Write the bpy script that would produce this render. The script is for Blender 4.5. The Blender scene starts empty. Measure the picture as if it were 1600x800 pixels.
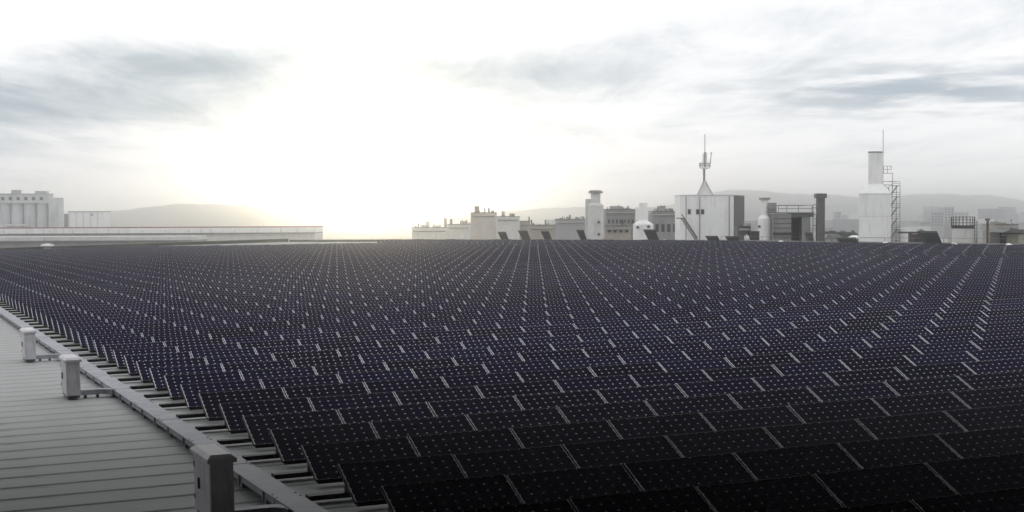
import bpy, bmesh, math, random
from mathutils import Vector, Matrix
import numpy as np
random.seed(7); rng = np.random.default_rng(7)
SC = bpy.context.scene
COL = SC.collection

# ------------------------------------------------------------------ camera
F_PX = 2444.4                      # focal length in pixels of a 1600 px wide frame
CAM_H = 3.338                      # eye above the plane through the panels' upper edges
YAW = -0.3855
PITCH = math.atan((400 - 345) / F_PX)
def basis(pitch, roll, yaw):
    cy, sy = math.cos(yaw), math.sin(yaw)
    f = Vector((-sy * math.cos(pitch), cy * math.cos(pitch), -math.sin(pitch)))
    r = Vector((cy, sy, 0)); u = r.cross(f)
    return (r * math.cos(roll) + u * math.sin(roll), -r * math.sin(roll) + u * math.cos(roll), f)
CR, CU, CF = basis(PITCH, 0.0, YAW)
CP = Vector((0, 0, CAM_H))
cam = bpy.data.cameras.new('camera'); cam.sensor_width = 36
cam.lens = 36 * F_PX / 1600; cam.clip_start = 0.1; cam.clip_end = 20000
co = bpy.data.objects.new('camera', cam); COL.objects.link(co)
m3 = Matrix((CR, CU, -CF)).transposed()
co.matrix_world = Matrix.Translation(CP) @ m3.to_4x4()
SC.camera = co

# ------------------------------------------------------------------ light, sky, exposure
SUN_ELEV = math.radians(1.6)
FH = Vector((-math.sin(YAW), math.cos(YAW), 0)); RH = Vector((math.cos(YAW), math.sin(YAW), 0))
def azdir(px): return (FH + RH * ((px - 800) / F_PX)).normalized()
sd = azdir(570)
SUN = (sd * math.cos(SUN_ELEV) + Vector((0, 0, math.sin(SUN_ELEV)))).normalized()
sl = bpy.data.lights.new('sun', 'SUN'); sl.energy = 0.085; sl.angle = math.radians(4); sl.color = (1.0, 0.87, 0.60)
so = bpy.data.objects.new('sun', sl); COL.objects.link(so)
so.rotation_euler = SUN.to_track_quat('Z', 'Y').to_euler()
so.location = (0, 0, 60)

world = bpy.data.worlds.new('World'); SC.world = world; world.use_nodes = True
NT = world.node_tree; NT.nodes.clear()
def nd(nt, t, **kw):
    n = nt.nodes.new(t)
    for k, v in kw.items():
        if k.startswith('i_'): n.inputs[int(k[2:])].default_value = v
        else: setattr(n, k, v)
    return n
def math_n(nt, op, a, b=None, c=None, clamp=False):
    n = nt.nodes.new('ShaderNodeMath'); n.operation = op; n.use_clamp = clamp
    for i, v in enumerate((a, b, c)):
        if v is None: continue
        if isinstance(v, (int, float)): n.inputs[i].default_value = v
        else: nt.links.new(v, n.inputs[i])
    return n.outputs[0]
def vmath(nt, op, a, b=None):
    n = nt.nodes.new('ShaderNodeVectorMath'); n.operation = op
    for i, v in enumerate((a, b)):
        if v is None: continue
        if isinstance(v, (tuple, list, Vector)): n.inputs[i].default_value = tuple(v)
        else: nt.links.new(v, n.inputs[i])
    return n
def mixc(nt, fac, a, b, mode='MIX'):
    n = nt.nodes.new('ShaderNodeMix'); n.data_type = 'RGBA'; n.blend_type = mode; n.clamp_factor = True
    for s, v in ((n.inputs[0], fac), (n.inputs[6], a), (n.inputs[7], b)):
        if isinstance(v, (int, float)): s.default_value = v
        elif isinstance(v, (tuple, list)): s.default_value = tuple(v) if len(v) == 4 else (*v, 1)
        else: nt.links.new(v, s)
    return n.outputs[2]
def sstep(nt, v, lo, hi):
    n = nt.nodes.new('ShaderNodeMapRange'); n.interpolation_type = 'SMOOTHSTEP'
    nt.links.new(v, n.inputs[0]); n.inputs[1].default_value = lo; n.inputs[2].default_value = hi
    return n.outputs[0]

def build_sky():
    nt = NT; L = nt.links
    tc = nd(nt, 'ShaderNodeTexCoord'); d = tc.outputs['Generated']
    dn = vmath(nt, 'NORMALIZE', d).outputs[0]
    sep = nd(nt, 'ShaderNodeSeparateXYZ'); L.new(dn, sep.inputs[0])
    dot = math_n(nt, 'MAXIMUM', vmath(nt, 'DOT_PRODUCT', dn, SUN).outputs['Value'], 0.0)
    # brightness of thin cloud lit by the low sun: a wide aureole falling off with the angle from the sun
    a1 = math_n(nt, 'MULTIPLY', math_n(nt, 'POWER', dot, SKY_N), SKY_K)
    a2 = math_n(nt, 'MULTIPLY', math_n(nt, 'POWER', dot, 420.0), 0.25)
    base = math_n(nt, 'ADD', math_n(nt, 'ADD', a1, a2), SKY_BASE)
    # cloud layer at constant height: project the direction to a plane
    z = math_n(nt, 'ADD', math_n(nt, 'MAXIMUM', sep.outputs[2], 0.0), 0.035)
    k = math_n(nt, 'DIVIDE', 1.0, z)
    u = vmath(nt, 'DOT_PRODUCT', dn, RH).outputs['Value']; v = vmath(nt, 'DOT_PRODUCT', dn, FH).outputs['Value']
    pu = math_n(nt, 'MULTIPLY', u, k); pv = math_n(nt, 'MULTIPLY', v, k)
    cmb = nd(nt, 'ShaderNodeCombineXYZ'); L.new(pu, cmb.inputs[0]); L.new(pv, cmb.inputs[1])
    def fbm(scale, loc, rotz, sc, detail=7, rough=0.6, dist=0.0):
        mp = nd(nt, 'ShaderNodeMapping'); mp.inputs['Location'].default_value = loc
        mp.inputs['Rotation'].default_value = (0, 0, rotz); mp.inputs['Scale'].default_value = sc
        L.new(cmb.outputs[0], mp.inputs[0])
        n = nd(nt, 'ShaderNodeTexNoise'); n.inputs['Scale'].default_value = scale
        n.inputs['Detail'].default_value = detail; n.inputs['Roughness'].default_value = rough
        n.inputs['Distortion'].default_value = dist; L.new(mp.outputs[0], n.inputs[0])
        return n.outputs[0]
    n1 = fbm(0.55, (3.1, 1.7, 0.3), 0.35, (1.0, 0.55, 1), 8, 0.62, 0.35)     # wind-drawn streaks
    n3 = fbm(1.9, (7.3, 2.2, 0.9), 0.42, (1.0, 0.28, 1), 8, 0.66, 0.5)       # fine combed wisps
    n1 = math_n(nt, 'ADD', math_n(nt, 'MULTIPLY', n1, 0.62), math_n(nt, 'MULTIPLY', n3, 0.38))
    n1 = math_n(nt, 'MULTIPLY_ADD', n1, 1.6, -0.30)
    n2 = fbm(2.3, (0.4, 5.2, 1.0), 0.0, (1, 0.8, 1), 6, 0.55, 0.2)          # mottled small clouds
    # banks of thicker cloud, placed by azimuth (u) and elevation (z)
    def bank(u0, su, z0, sz):
        a = math_n(nt, 'POWER', math_n(nt, 'DIVIDE', math_n(nt, 'SUBTRACT', u, u0), su), 2.0)
        b = math_n(nt, 'POWER', math_n(nt, 'DIVIDE', math_n(nt, 'SUBTRACT', sep.outputs[2], z0), sz), 2.0)
        return math_n(nt, 'EXPONENT', math_n(nt, 'MULTIPLY', math_n(nt, 'ADD', a, b), -1.0))
    bk1 = bank(-0.33, 0.24, 0.074, 0.021)
    bk2 = bank(-0.07, 0.10, 0.090, 0.018)
    bk3 = bank(0.25, 0.15, 0.080, 0.019)
    bk4 = bank(-0.04, 0.12, 0.057, 0.008)
    bk5 = bank(-0.20, 0.08, 0.097, 0.012)
    bk6 = bank(-0.34, 0.16, 0.030, 0.030)
    bs = math_n(nt, 'ADD', math_n(nt, 'ADD', bk1, math_n(nt, 'MULTIPLY', math_n(nt, 'MAXIMUM', bk2, bk5), 1.05)), math_n(nt, 'ADD', math_n(nt, 'MULTIPLY', bk4, 0.45), math_n(nt, 'MULTIPLY', bk6, 0.30)))
    streak = math_n(nt, 'MULTIPLY', sstep(nt, math_n(nt, 'ADD', n1, math_n(nt, 'MULTIPLY', bs, 0.33)), 0.44, 1.02), 1.0)
    mott = math_n(nt, 'MULTIPLY', sstep(nt, math_n(nt, 'ADD', n2, math_n(nt, 'MULTIPLY', bk3, 0.34)), 0.55, 0.90), math_n(nt, 'ADD', math_n(nt, 'MULTIPLY', bk3, 0.8), 0.12))
    cl = math_n(nt, 'MAXIMUM', streak, mott, clamp=True)
    tint = mixc(nt, cl, (0.985, 0.985, 1.0), CLOUD_DARK)
    em = mixc(nt, 1.0, tint, base, 'MULTIPLY')
    sky = nd(nt, 'ShaderNodeTexSky'); sky.sky_type = 'NISHITA'; sky.sun_disc = False
    sky.sun_elevation = SUN_ELEV
    sky.sun_rotation = math.atan2(SUN.x, SUN.y)
    sky.air_density = 1.0; sky.dust_density = 0.1; sky.ozone_density = 2.0
    b1 = nd(nt, 'ShaderNodeBackground'); L.new(sky.outputs[0], b1.inputs[0]); b1.inputs[1].default_value = 0.05
    b2 = nd(nt, 'ShaderNodeBackground'); L.new(em, b2.inputs[0]); b2.inputs[1].default_value = 1.0
    ad = nd(nt, 'ShaderNodeMixShader'); ad.inputs[0].default_value = 0.90      # the cloud layer veils most of the clear sky
    L.new(b1.outputs[0], ad.inputs[1]); L.new(b2.outputs[0], ad.inputs[2])
    out = nd(nt, 'ShaderNodeOutputWorld'); L.new(ad.outputs[0], out.inputs[0])
SKY_N, SKY_K, SKY_BASE = 4.0, 0.05, 0.71
CLOUD_DARK = (0.15, 0.25, 0.34)
build_sky()
SHADE_CANOPY_V = 29.0  # forward reach of the added shading canopy
HAZE_DENSITY, HAZE_G = 0.00068, 0.965
SC.view_settings.view_transform = 'Standard'; SC.view_settings.look = 'None'
SC.view_settings.exposure = 0.70; SC.view_settings.gamma = 1.0
SC.cycles.use_denoising = True
SC.cycles.volume_bounces = 6; SC.cycles.max_bounces = 12; SC.cycles.diffuse_bounces = 3; SC.cycles.glossy_bounces = 3

# ------------------------------------------------------------------ helpers
def tag(o, label=None, cat=None, group=None, kind=None):
    if label: o['label'] = label
    if cat: o['category'] = cat
    if group: o['group'] = group
    if kind: o['kind'] = kind
    return o
def link(name, data, parent=None, mw=None):
    o = bpy.data.objects.new(name, data); COL.objects.link(o)
    if parent is not None: o.parent = parent
    if mw is not None: o.matrix_world = mw
    return o

class MB:
    """collects shapes, then builds ONE mesh"""
    def __init__(s): s.v = []; s.f = []; s.sm = []; s.mi = []
    def add(s, vs, fs, smooth=False, mi=0):
        b = len(s.v); s.v += [tuple(x) for x in vs]
        for f in fs: s.f.append(tuple(b + i for i in f)); s.sm.append(smooth); s.mi.append(mi)
        return s
    def box(s, x0, x1, y0, y1, z0, z1, mi=0):
        return s.add([(x0,y0,z0),(x1,y0,z0),(x1,y1,z0),(x0,y1,z0),(x0,y0,z1),(x1,y0,z1),(x1,y1,z1),(x0,y1,z1)],
              [(0,3,2,1),(4,5,6,7),(0,1,5,4),(1,2,6,5),(2,3,7,6),(3,0,4,7)], False, mi)
    def hexa(s, p, mi=0):     # eight corners: bottom four then top four
        return s.add(p, [(0,3,2,1),(4,5,6,7),(0,1,5,4),(1,2,6,5),(2,3,7,6),(3,0,4,7)], False, mi)
    def lathe(s, cx, cy, prof, n=28, mi=0, cap=True):
        """prof: list of (radius, z) from bottom up"""
        vs = []
        for r, z in prof:
            for k in range(n):
                a = 2 * math.pi * k / n; vs.append((cx + r * math.cos(a), cy + r * math.sin(a), z))
        fs = []
        for i in range(len(prof) - 1):
            for k in range(n):
                k2 = (k + 1) % n; fs.append((i*n+k, i*n+k2, (i+1)*n+k2, (i+1)*n+k))
        s.add(vs, fs, True, mi)
        if cap:
            b = len(s.v) - len(vs)
            s.f.append(tuple(b + k for k in range(n))[::-1]); s.sm.append(False); s.mi.append(mi)
            t = b + (len(prof) - 1) * n
            s.f.append(tuple(t + k for k in range(n))); s.sm.append(False); s.mi.append(mi)
        return s
    def tube(s, a, b, r, n=6, mi=0):
        a, b = Vector(a), Vector(b); d = (b - a).normalized()
        e = d.cross(Vector((0, 0, 1)) if abs(d.z) < 0.9 else Vector((1, 0, 0))).normalized(); g = d.cross(e)
        vs = [p + e * (r * math.cos(2*math.pi*k/n)) + g * (r * math.sin(2*math.pi*k/n)) for p in (a, b) for k in range(n)]
        fs = [(k, (k+1) % n, n + (k+1) % n, n + k) for k in range(n)] + [tuple(range(n))[::-1], tuple(range(n, 2*n))]
        return s.add(vs, fs, n > 5, mi)
    def mesh(s, name, mats):
        me = bpy.data.meshes.new(name); me.from_pydata(s.v, [], s.f)
        me.polygons.foreach_set('use_smooth', s.sm); me.polygons.foreach_set('material_index', s.mi)
        for m in (mats if isinstance(mats, (list, tuple)) else [mats]): me.materials.append(m)
        if any(s.sm): me.set_sharp_from_angle(angle=math.radians(35))
        me.update(); return me
    def build(s, name, mats, parent=None, mw=None): return link(name, s.mesh(name, mats), parent, mw)

# ------------------------------------------------------------------ materials
def mat(name, col, rough=0.6, metal=0.0, spec=0.5, var=0.12, vscale=1.5, coat=0.0, bump=0.0, bscale=30, stretch=(1, 1, 1), dirt=None, dstretch=(1, 1, 0.16)):
    m = bpy.data.materials.new(name); m.use_nodes = True; nt = m.node_tree; L = nt.links
    b = nt.nodes['Principled BSDF']
    b.inputs['Roughness'].default_value = rough; b.inputs['Metallic'].default_value = metal
    b.inputs['Specular IOR Level'].default_value = spec; b.inputs['Coat Weight'].default_value = coat
    tc = nd(nt, 'ShaderNodeTexCoord'); mp = nd(nt, 'ShaderNodeMapping'); mp.inputs['Scale'].default_value = stretch
    L.new(tc.outputs['Object'], mp.inputs[0])
    n = nd(nt, 'ShaderNodeTexNoise'); n.inputs['Scale'].default_value = vscale; n.inputs['Detail'].default_value = 6
    n.inputs['Roughness'].default_value = 0.65; L.new(mp.outputs[0], n.inputs[0])
    lo = tuple(c * (1 - var) for c in col); hi = tuple(min(1, c * (1 + var)) for c in col)
    c = mixc(nt, sstep(nt, n.outputs[0], 0.3, 0.7), lo, hi)
    if dirt:
        n2 = nd(nt, 'ShaderNodeTexNoise'); n2.inputs['Scale'].default_value = vscale * 3.3; n2.inputs['Detail'].default_value = 8
        mp2 = nd(nt, 'ShaderNodeMapping'); mp2.inputs['Scale'].default_value = dstretch; L.new(tc.outputs['Object'], mp2.inputs[0])
        L.new(mp2.outputs[0], n2.inputs[0])
        c = mixc(nt, math_n(nt, 'MULTIPLY', sstep(nt, n2.outputs[0], 0.52, 0.75), 0.55), c, dirt)
    L.new(c, b.inputs['Base Color'])
    if bump:
        nb = nd(nt, 'ShaderNodeTexNoise'); nb.inputs['Scale'].default_value = bscale; L.new(tc.outputs['Object'], nb.inputs[0])
        bp = nd(nt, 'ShaderNodeBump'); bp.inputs['Strength'].default_value = bump; bp.inputs['Distance'].default_value = 0.02
        L.new(nb.outputs[0], bp.inputs['Height']); L.new(bp.outputs[0], b.inputs['Normal'])
    return m
M = {}
M['roof'] = mat('roof_sheet_paint', (0.36, 0.37, 0.365), 0.60, 0.0, 0.12, 0.14, 0.6, stretch=(0.10, 2.2, 1), dirt=(0.21, 0.20, 0.18), dstretch=(0.55, 0.9, 1))
M['tray'] = mat('galvanised_cover', (0.30, 0.31, 0.34), 0.55, 0.0, 0.25, 0.16, 1.6, dirt=(0.20, 0.20, 0.21))
M['tray_dark'] = mat('weathered_steel', (0.10, 0.10, 0.11), 0.5, 0.4, 0.5, 0.2, 2)
M['box'] = mat('cabinet_paint', (0.58, 0.57, 0.60), 0.45, 0.0, 0.5, 0.07, 3, dirt=(0.25, 0.24, 0.25))
M['slot'] = mat('louvre_lip', (0.55, 0.55, 0.56), 0.4)
M['black'] = mat('black_steel', (0.012, 0.012, 0.013), 0.6, 0, 0.3)
M['frame_light'] = mat('anodised_aluminium', (0.72, 0.73, 0.76), 0.40, 0.0, 0.3, 0.05)
M['frame_dark'] = mat('black_frame', (0.010, 0.010, 0.014), 0.45, 0, 0.35)
M['backsheet'] = mat('white_backsheet', (0.86, 0.86, 0.88), 0.35, 0, 0.05, 0.02)
M['concrete'] = mat('concrete', (0.30, 0.30, 0.28), 0.85, 0, 0.3, 0.15, 0.8)
M['ground'] = mat('ground_earth', (0.28, 0.28, 0.26), 0.95, 0, 0.2, 0.4, 0.004)
M['hill'] = mat('hill_forest', (0.065, 0.08, 0.06), 0.95, 0, 0.1, 0.5, 0.004, bump=0.0)
M['green'] = mat('green_coating', (0.055, 0.075, 0.055), 0.7, 0, 0.3, 0.25, 0.5, dirt=(0.10, 0.10, 0.09))
M['white'] = mat('white_paint', (0.84, 0.84, 0.83), 0.5, 0, 0.4, 0.04, 0.6, dirt=(0.55, 0.54, 0.51))
M['offwhite'] = mat('off_white_paint', (0.60, 0.60, 0.58), 0.6, 0, 0.4, 0.08, 0.6, dirt=(0.42, 0.41, 0.38))
M['grey'] = mat('grey_cladding', (0.25, 0.25, 0.25), 0.6, 0, 0.4, 0.12, 0.5, dirt=(0.14, 0.14, 0.14))
M['dgrey'] = mat('dark_grey_cladding', (0.10, 0.10, 0.10), 0.6, 0, 0.4, 0.15, 0.6)
M['dark'] = mat('dark_hood', (0.030, 0.031, 0.032), 0.55, 0, 0.4, 0.2, 2)
M['brown'] = mat('rusty_steel', (0.085, 0.065, 0.055), 0.7, 0, 0.3, 0.25, 2)
M['tan'] = mat('tan_render', (0.36, 0.33, 0.29), 0.8, 0, 0.3, 0.12, 0.6)
M['cream'] = mat('cream_render', (0.52, 0.49, 0.44), 0.8, 0, 0.3, 0.10, 0.6)
M['beige'] = mat('beige_green_wall', (0.33, 0.34, 0.27), 0.8, 0, 0.3, 0.1, 0.6)
M['red'] = mat('red_trim', (0.26, 0.09, 0.08), 0.6, 0, 0.4, 0.15, 1)
M['steel'] = mat('grey_steel', (0.18, 0.17, 0.17), 0.5, 0.3, 0.4, 0.15, 2)
M['window'] = mat('window_glass', (0.03, 0.035, 0.04), 0.12, 0, 0.5, 0.1, 2)
M['silo'] = mat('silo_concrete', (0.55, 0.56, 0.57), 0.8, 0, 0.3, 0.10, 0.2, dirt=(0.26, 0.26, 0.27))
M['far'] = mat('far_block', (0.36, 0.37, 0.38), 0.8, 0, 0.3, 0.12, 0.1)
M['bark'] = mat('bark', (0.06, 0.05, 0.04), 0.9)
M['leaf'] = mat('leaf', (0.045, 0.07, 0.04), 0.7, 0, 0.3, 0.35, 0.6)
M['shirt'] = mat('white_shirt', (0.75, 0.75, 0.74), 0.85, 0, 0.2, 0.03)
M['trousers'] = mat('dark_trousers', (0.02, 0.02, 0.022), 0.9, 0, 0.2)
M['skin'] = mat('skin', (0.42, 0.27, 0.20), 0.6, 0, 0.3, 0.04)
M['hair'] = mat('dark_hair', (0.015, 0.012, 0.010), 0.6, 0, 0.3)

def cell_mat(name, pattern):
    """dark monocrystalline silicon under anti-reflective glass; `pattern` draws the pale corner gaps from the UVs (far panels)"""
    m = bpy.data.materials.new(name); m.use_nodes = True; nt = m.node_tree; L = nt.links
    b = nt.nodes['Principled BSDF']; b.inputs['Roughness'].default_value = 0.16
    b.inputs['Specular IOR Level'].default_value = PANEL_SPEC
    oi = nd(nt, 'ShaderNodeObjectInfo')
    tc = nd(nt, 'ShaderNodeTexCoord')
    if pattern:
        at = nd(nt, 'ShaderNodeAttribute'); at.attribute_name = 'tone'; rnd = at.outputs['Fac']
    else: rnd = oi.outputs['Random']
    b.inputs['Specular Tint'].default_value = (0.46, 0.42, 1.0, 1)      # blue-violet anti-reflective coating
    col = mixc(nt, rnd, (0.0036, 0.0031, 0.0130), (0.0090, 0.0078, 0.031))
    n = nd(nt, 'ShaderNodeTexNoise'); n.inputs['Scale'].default_value = 0.9; n.inputs['Detail'].default_value = 5
    L.new(tc.outputs['Object'], n.inputs[0])
    col = mixc(nt, math_n(nt, 'MULTIPLY', sstep(nt, n.outputs[0], 0.45, 0.75), 0.06), col, (0.05, 0.048, 0.055))   # a film of dust
    if pattern:
        uv = nd(nt, 'ShaderNodeUVMap'); sp = nd(nt, 'ShaderNodeSeparateXYZ'); L.new(uv.outputs[0], sp.inputs[0])
        fu = math_n(nt, 'ABSOLUTE', math_n(nt, 'SUBTRACT', math_n(nt, 'FRACT', sp.outputs[0]), 0.5))
        fv = math_n(nt, 'ABSOLUTE', math_n(nt, 'SUBTRACT', math_n(nt, 'FRACT', sp.outputs[1]), 0.5))
        dm = math_n(nt, 'GREATER_THAN', math_n(nt, 'ADD', fu, fv), 1.0 - CUT)
        col = mixc(nt, dm, col, (0.86, 0.86, 0.88))
    L.new(col, b.inputs['Base Color'])
    rg = math_n(nt, 'ADD', math_n(nt, 'MULTIPLY', n.outputs[0], 0.14), 0.42); L.new(rg, b.inputs['Roughness'])
    return m
CUT = 0.12
PANEL_SPEC = 0.022
def jmax(i): return np.interp(i, [0, 6, 16, 24, 30, 33], [105, 104, 102, 92, 86, 81])
def edge_x(y): return float(np.interp(y, [0, 142, 215, 246, 273], [81.5, 81.5, 70, 62, 45]))
M['cell'] = cell_mat('silicon_cell', False)
M['cellfar'] = cell_mat('silicon_cells_far', True)

# ------------------------------------------------------------------ frames of reference
# the metal roof falls about 1.5 degrees; its own axes: x along the panel rows, y along the cable tray, z off the roof
LR, LU, LF = basis(0.028064, -0.026869, YAW)
A_ = Matrix((LR, LU, LF)).transposed(); B_ = Matrix((CR, CU, CF)).transposed()
RM3 = B_ @ A_.transposed()
RM = Matrix.Translation(CP) @ RM3.to_4x4() @ Matrix.Translation(-CP)
def roofm(x, y, z, rx=0, rz=0):
    return RM @ Matrix.Translation((x, y, z)) @ Matrix.Rotation(rz, 4, 'Z') @ Matrix.Rotation(rx, 4, 'X')
def proj(w):
    v = Vector(w) - CP; d = v.dot(CF)
    return 800 + F_PX * v.dot(CR) / d, 400 - F_PX * v.dot(CU) / d, d
X0, Y0, PA, PB = 5.646, 20.397, 1.66, 1.96389      # left end of the rows, first row, panel pitch, row pitch
RZ = -0.50                                          # roof surface below the panels' top edges
PW, PDY, PDZ = 1.630, 0.83, 0.385                   # panel length, and the run and rise of its slope
SLOPE = math.hypot(PDY, PDZ); TILT = math.atan2(PDZ, PDY)
GROUND = -11.0
HOR = 345.0
def zat(py, depth): return CAM_H + depth * (HOR - py) / F_PX
def gpos(px, depth, z=0.0):
    p = CP + FH * depth + RH * (depth * (px - 800) / F_PX); return Vector((p.x, p.y, z))

# ------------------------------------------------------------------ ground, hills
g = MB(); R_ = 6000
g.add([(-R_, -R_, GROUND), (R_, -R_, GROUND), (R_, R_, GROUND), (-R_, R_, GROUND)], [(0, 1, 2, 3)])
tag(g.build('ground', M['ground']), kind='structure')

def ridge(name, prof, depth, thick, label=None):
    xs = [p[0] for p in prof]; ys = [p[1] for p in prof]
    mb = MB(); n = 160; rows = [(-1.0, 0.0), (-0.6, 0.42), (-0.3, 0.78), (-0.12, 0.95), (0, 1.0), (0.4, 0.7), (1.0, 0.0)]
    px = np.linspace(xs[0], xs[-1], n); py = np.interp(px, xs, ys)
    w = np.convolve(np.pad(py, 4, 'edge'), np.ones(9) / 9, 'valid')
    jit = sum(np.sin(px * f_ + rng.uniform(0, 6)) * a for f_, a in ((0.05, 0.7), (0.11, 0.5), (0.23, 0.35), (0.47, 0.22)))
    vs = []
    for dd, hf in rows:
        for k in range(n):
            dep = depth + dd * thick + 0.06 * thick * math.sin(px[k] * 0.03 + dd * 5)
            top = zat(w[k] + jit[k] * (1 if hf > 0.5 else 0.3), depth)
            vs.append(gpos(px[k], dep, GROUND - 2 + (top - GROUND + 2) * hf * (1 + 0.05 * math.sin(px[k] * 0.09 + dd * 9))
                           if hf < 1 else top))
    fs = [(r*n+k, r*n+k+1, (r+1)*n+k+1, (r+1)*n+k) for r in range(len(rows) - 1) for k in range(n - 1)]
    mb.add(vs, fs, True)
    tag(mb.build(name, M['hill']), kind='structure')
ridge('hills', [(-500, 330), (0, 338), (120, 335), (200, 327), (250, 321), (300, 318), (345, 318), (400, 324), (470, 329), (560, 333), (680, 337), (800, 338)], 2800, 320)
ridge('hills', [(640, 340), (760, 334), (830, 328), (880, 322), (930, 325), (1010, 330), (1060, 318), (1100, 302), (1132, 293), (1165, 297), (1210, 302), (1290, 304), (1350, 309), (1430, 305), (1480, 302), (1525, 305), (1562, 304), (1600, 317), (1700, 330), (2000, 335)], 3050, 320)
ridge('hills', [(1480, 350), (1530, 341), (1565, 337), (1600, 338), (1700, 336), (1900, 345)], 2000, 200)

# ------------------------------------------------------------------ the roof that carries the array
roof = MB(); XR0, XR1, YR0, YR1 = -60.0, 81.5, 2.0, 273.0
rp = [(XR0, YR0), (XR1, YR0), (XR1, 142), (70, 215), (62, 246), (45, 273), (XR0, 273)]
n_ = len(rp)
roof.add([(x, y, -11.5) for x, y in rp] + [(x, y, RZ - 0.03) for x, y in rp], [tuple(range(n_))[::-1], tuple(range(n_, 2 * n_))] + [(i, (i + 1) % n_, (i + 1) % n_ + n_, i + n_) for i in range(n_)])
roof_o = tag(roof.build('roof', M['roof'], None, RM), kind='structure')
SEAM = PB / 2
ys0 = Y0 - 0.42 - 18 * SEAM
def sheet_mesh(n, x0, x1, ybase=None):
    mb = MB()
    for k in range(n):     # flat pan that sags a hair, with a standing seam on its far edge
        o = k * SEAM
        prof = [(0.0, 0.0), (0.03, 0.004), (0.46, 0.0), (SEAM - 0.11, 0.004), (SEAM - 0.095, 0.008), (SEAM - 0.055, 0.020), (SEAM - 0.025, 0.020), (SEAM - 0.003, 0.0)]
        xe = x1 if ybase is None else edge_x(ybase + o + SEAM) - 1.5
        vs = [(x, o + y, z) for x in (x0, xe) for y, z in prof]
        q = len(prof)
        mb.add(vs, [(i, i + q, i + q + 1, i + 1) for i in range(q - 1)])
    return mb
sm_ = sheet_mesh(1, XR0, XR1 - 1.5).mesh('roof_sheet', M['roof'])
for k in range(70):
    o = link('roof_sheet', sm_, roof_o, RM @ Matrix.Translation((0, ys0 + k * SEAM, RZ + (0.002 if k % 2 else 0.0))))
nfar = int((YR1 - 2 - (ys0 + 70 * SEAM)) / SEAM)
o = link('roof_sheet', sheet_mesh(nfar, XR0, XR1 - 1.5, ys0 + 70 * SEAM).mesh('roof_sheets_far', M['roof']), roof_o, RM @ Matrix.Translation((0, ys0 + 70 * SEAM, RZ)))
o['kind'] = 'stuff'
# low green parapets along the far edges
def parapet(pts, h, label):
    o = link('parapet_wall', None, None, RM)
    for (xa_, ya_), (xb_, yb_) in zip(pts[:-1], pts[1:]):
        d = Vector((xb_ - xa_, yb_ - ya_, 0)); L_ = d.length; rot = Matrix.Translation((xa_, ya_, RZ)) @ Matrix.Rotation(math.atan2(d.y, d.x), 4, 'Z')
        a = MB().box(0, L_ - 0.01, -0.15, 0.15, -0.02, h).build('wall', M['green'], o); a.matrix_local = rot
        a = MB().box(0, L_ - 0.01, -0.20, 0.20, h + 0.002, h + 0.07).build('coping', M['concrete'], o); a.matrix_local = rot
    tag(o, label, 'wall', 'parapets at the far edges of the roof')
parapet([(80.8, 40), (80.8, 142), (69.3, 215), (61.4, 245.6)], 0.30, 'low dark green parapet running along the right far edge of the panel roof')
parapet([(61.2, 246.2), (XR0 + 1, 246.2)], 0.5, 'low dark green parapet closing the panel roof at the far left end')

# ------------------------------------------------------------------ unseen canopy with beams, columns and wall, added to shade the foreground
cn = MB(); CZ = 7.6
def cpt(u, v, z): p = RH * u + FH * v; return (p.x, p.y, z)
def cbox(mb, u0, u1, v0, v1, z0, z1, mi=0):
    mb.hexa([cpt(u0, v0, z0), cpt(u1, v0, z0), cpt(u1, v1, z0), cpt(u0, v1, z0), cpt(u0, v0, z1), cpt(u1, v0, z1), cpt(u1, v1, z1), cpt(u0, v1, z1)], mi)
cbox(cn, -70, 70, -30, SHADE_CANOPY_V, CZ, CZ + 0.25)
can = tag(cn.build('shade_canopy', M['dgrey']), kind='structure')
for q in range(7):
    b = MB(); cbox(b, -70, 70, -28 + q * 8.0, -27.6 + q * 8.0, CZ - 0.5, CZ - 0.004)
    b.build('beam', M['steel'], can)
for u in (-60, -36, 36, 60):
    b = MB(); cbox(b, u - 0.2, u + 0.2, -6.2, -5.8, GROUND, CZ - 0.004); b.build('column', M['steel'], can)
b = MB(); cbox(b, -70, 70, -30.4, -30.0, GROUND, CZ + 0.25); b.build('shade_back_wall', M['grey'], can)

# ------------------------------------------------------------------ solar panels
NI, J0, J1 = 33, -7, 106
def panel_verts(y_off=0):
    pass
# local panel frame: x along the row, y up the slope, z off the glass; origin at the middle of the lower edge
def panel_matrix(i, j, jit=True):
    x = X0 + (i + 0.5) * PA; y = Y0 + j * PB - PDY; z = -PDZ
    r = random.Random(i * 1009 + j * 9176)
    t = TILT + (r.uniform(-0.011, 0.011) if jit else 0)
    return roofm(x, y, z, t, r.uniform(-0.0012, 0.0012) if jit else 0)
HW = PW / 2; SB = 0.011; CW = (PW - 2 * SB) / 10; EB = 0.012; CH = (SLOPE - 2 * EB) / 6
me_side = MB().box(0, SB, 0.002, SLOPE - 0.002, -0.004, 0.004).mesh('side_frame', M['frame_light'])
me_gap_strip = MB().box(-0.016, -0.0005, 0.004, SLOPE - 0.004, -0.034, -0.012).mesh('dark_gap_strip', M['frame_dark'])  # black strip added below the open gap so it reads dark
me_edge = MB().box(-HW + 0.0005, HW - 0.0005, 0, EB, -0.035, 0.0025).mesh('edge_frame', M['frame_dark'])
me_back = MB().box(-HW + SB, HW - SB, EB, SLOPE - EB, -0.010, -0.002).mesh('backsheet', M['backsheet'])
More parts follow.
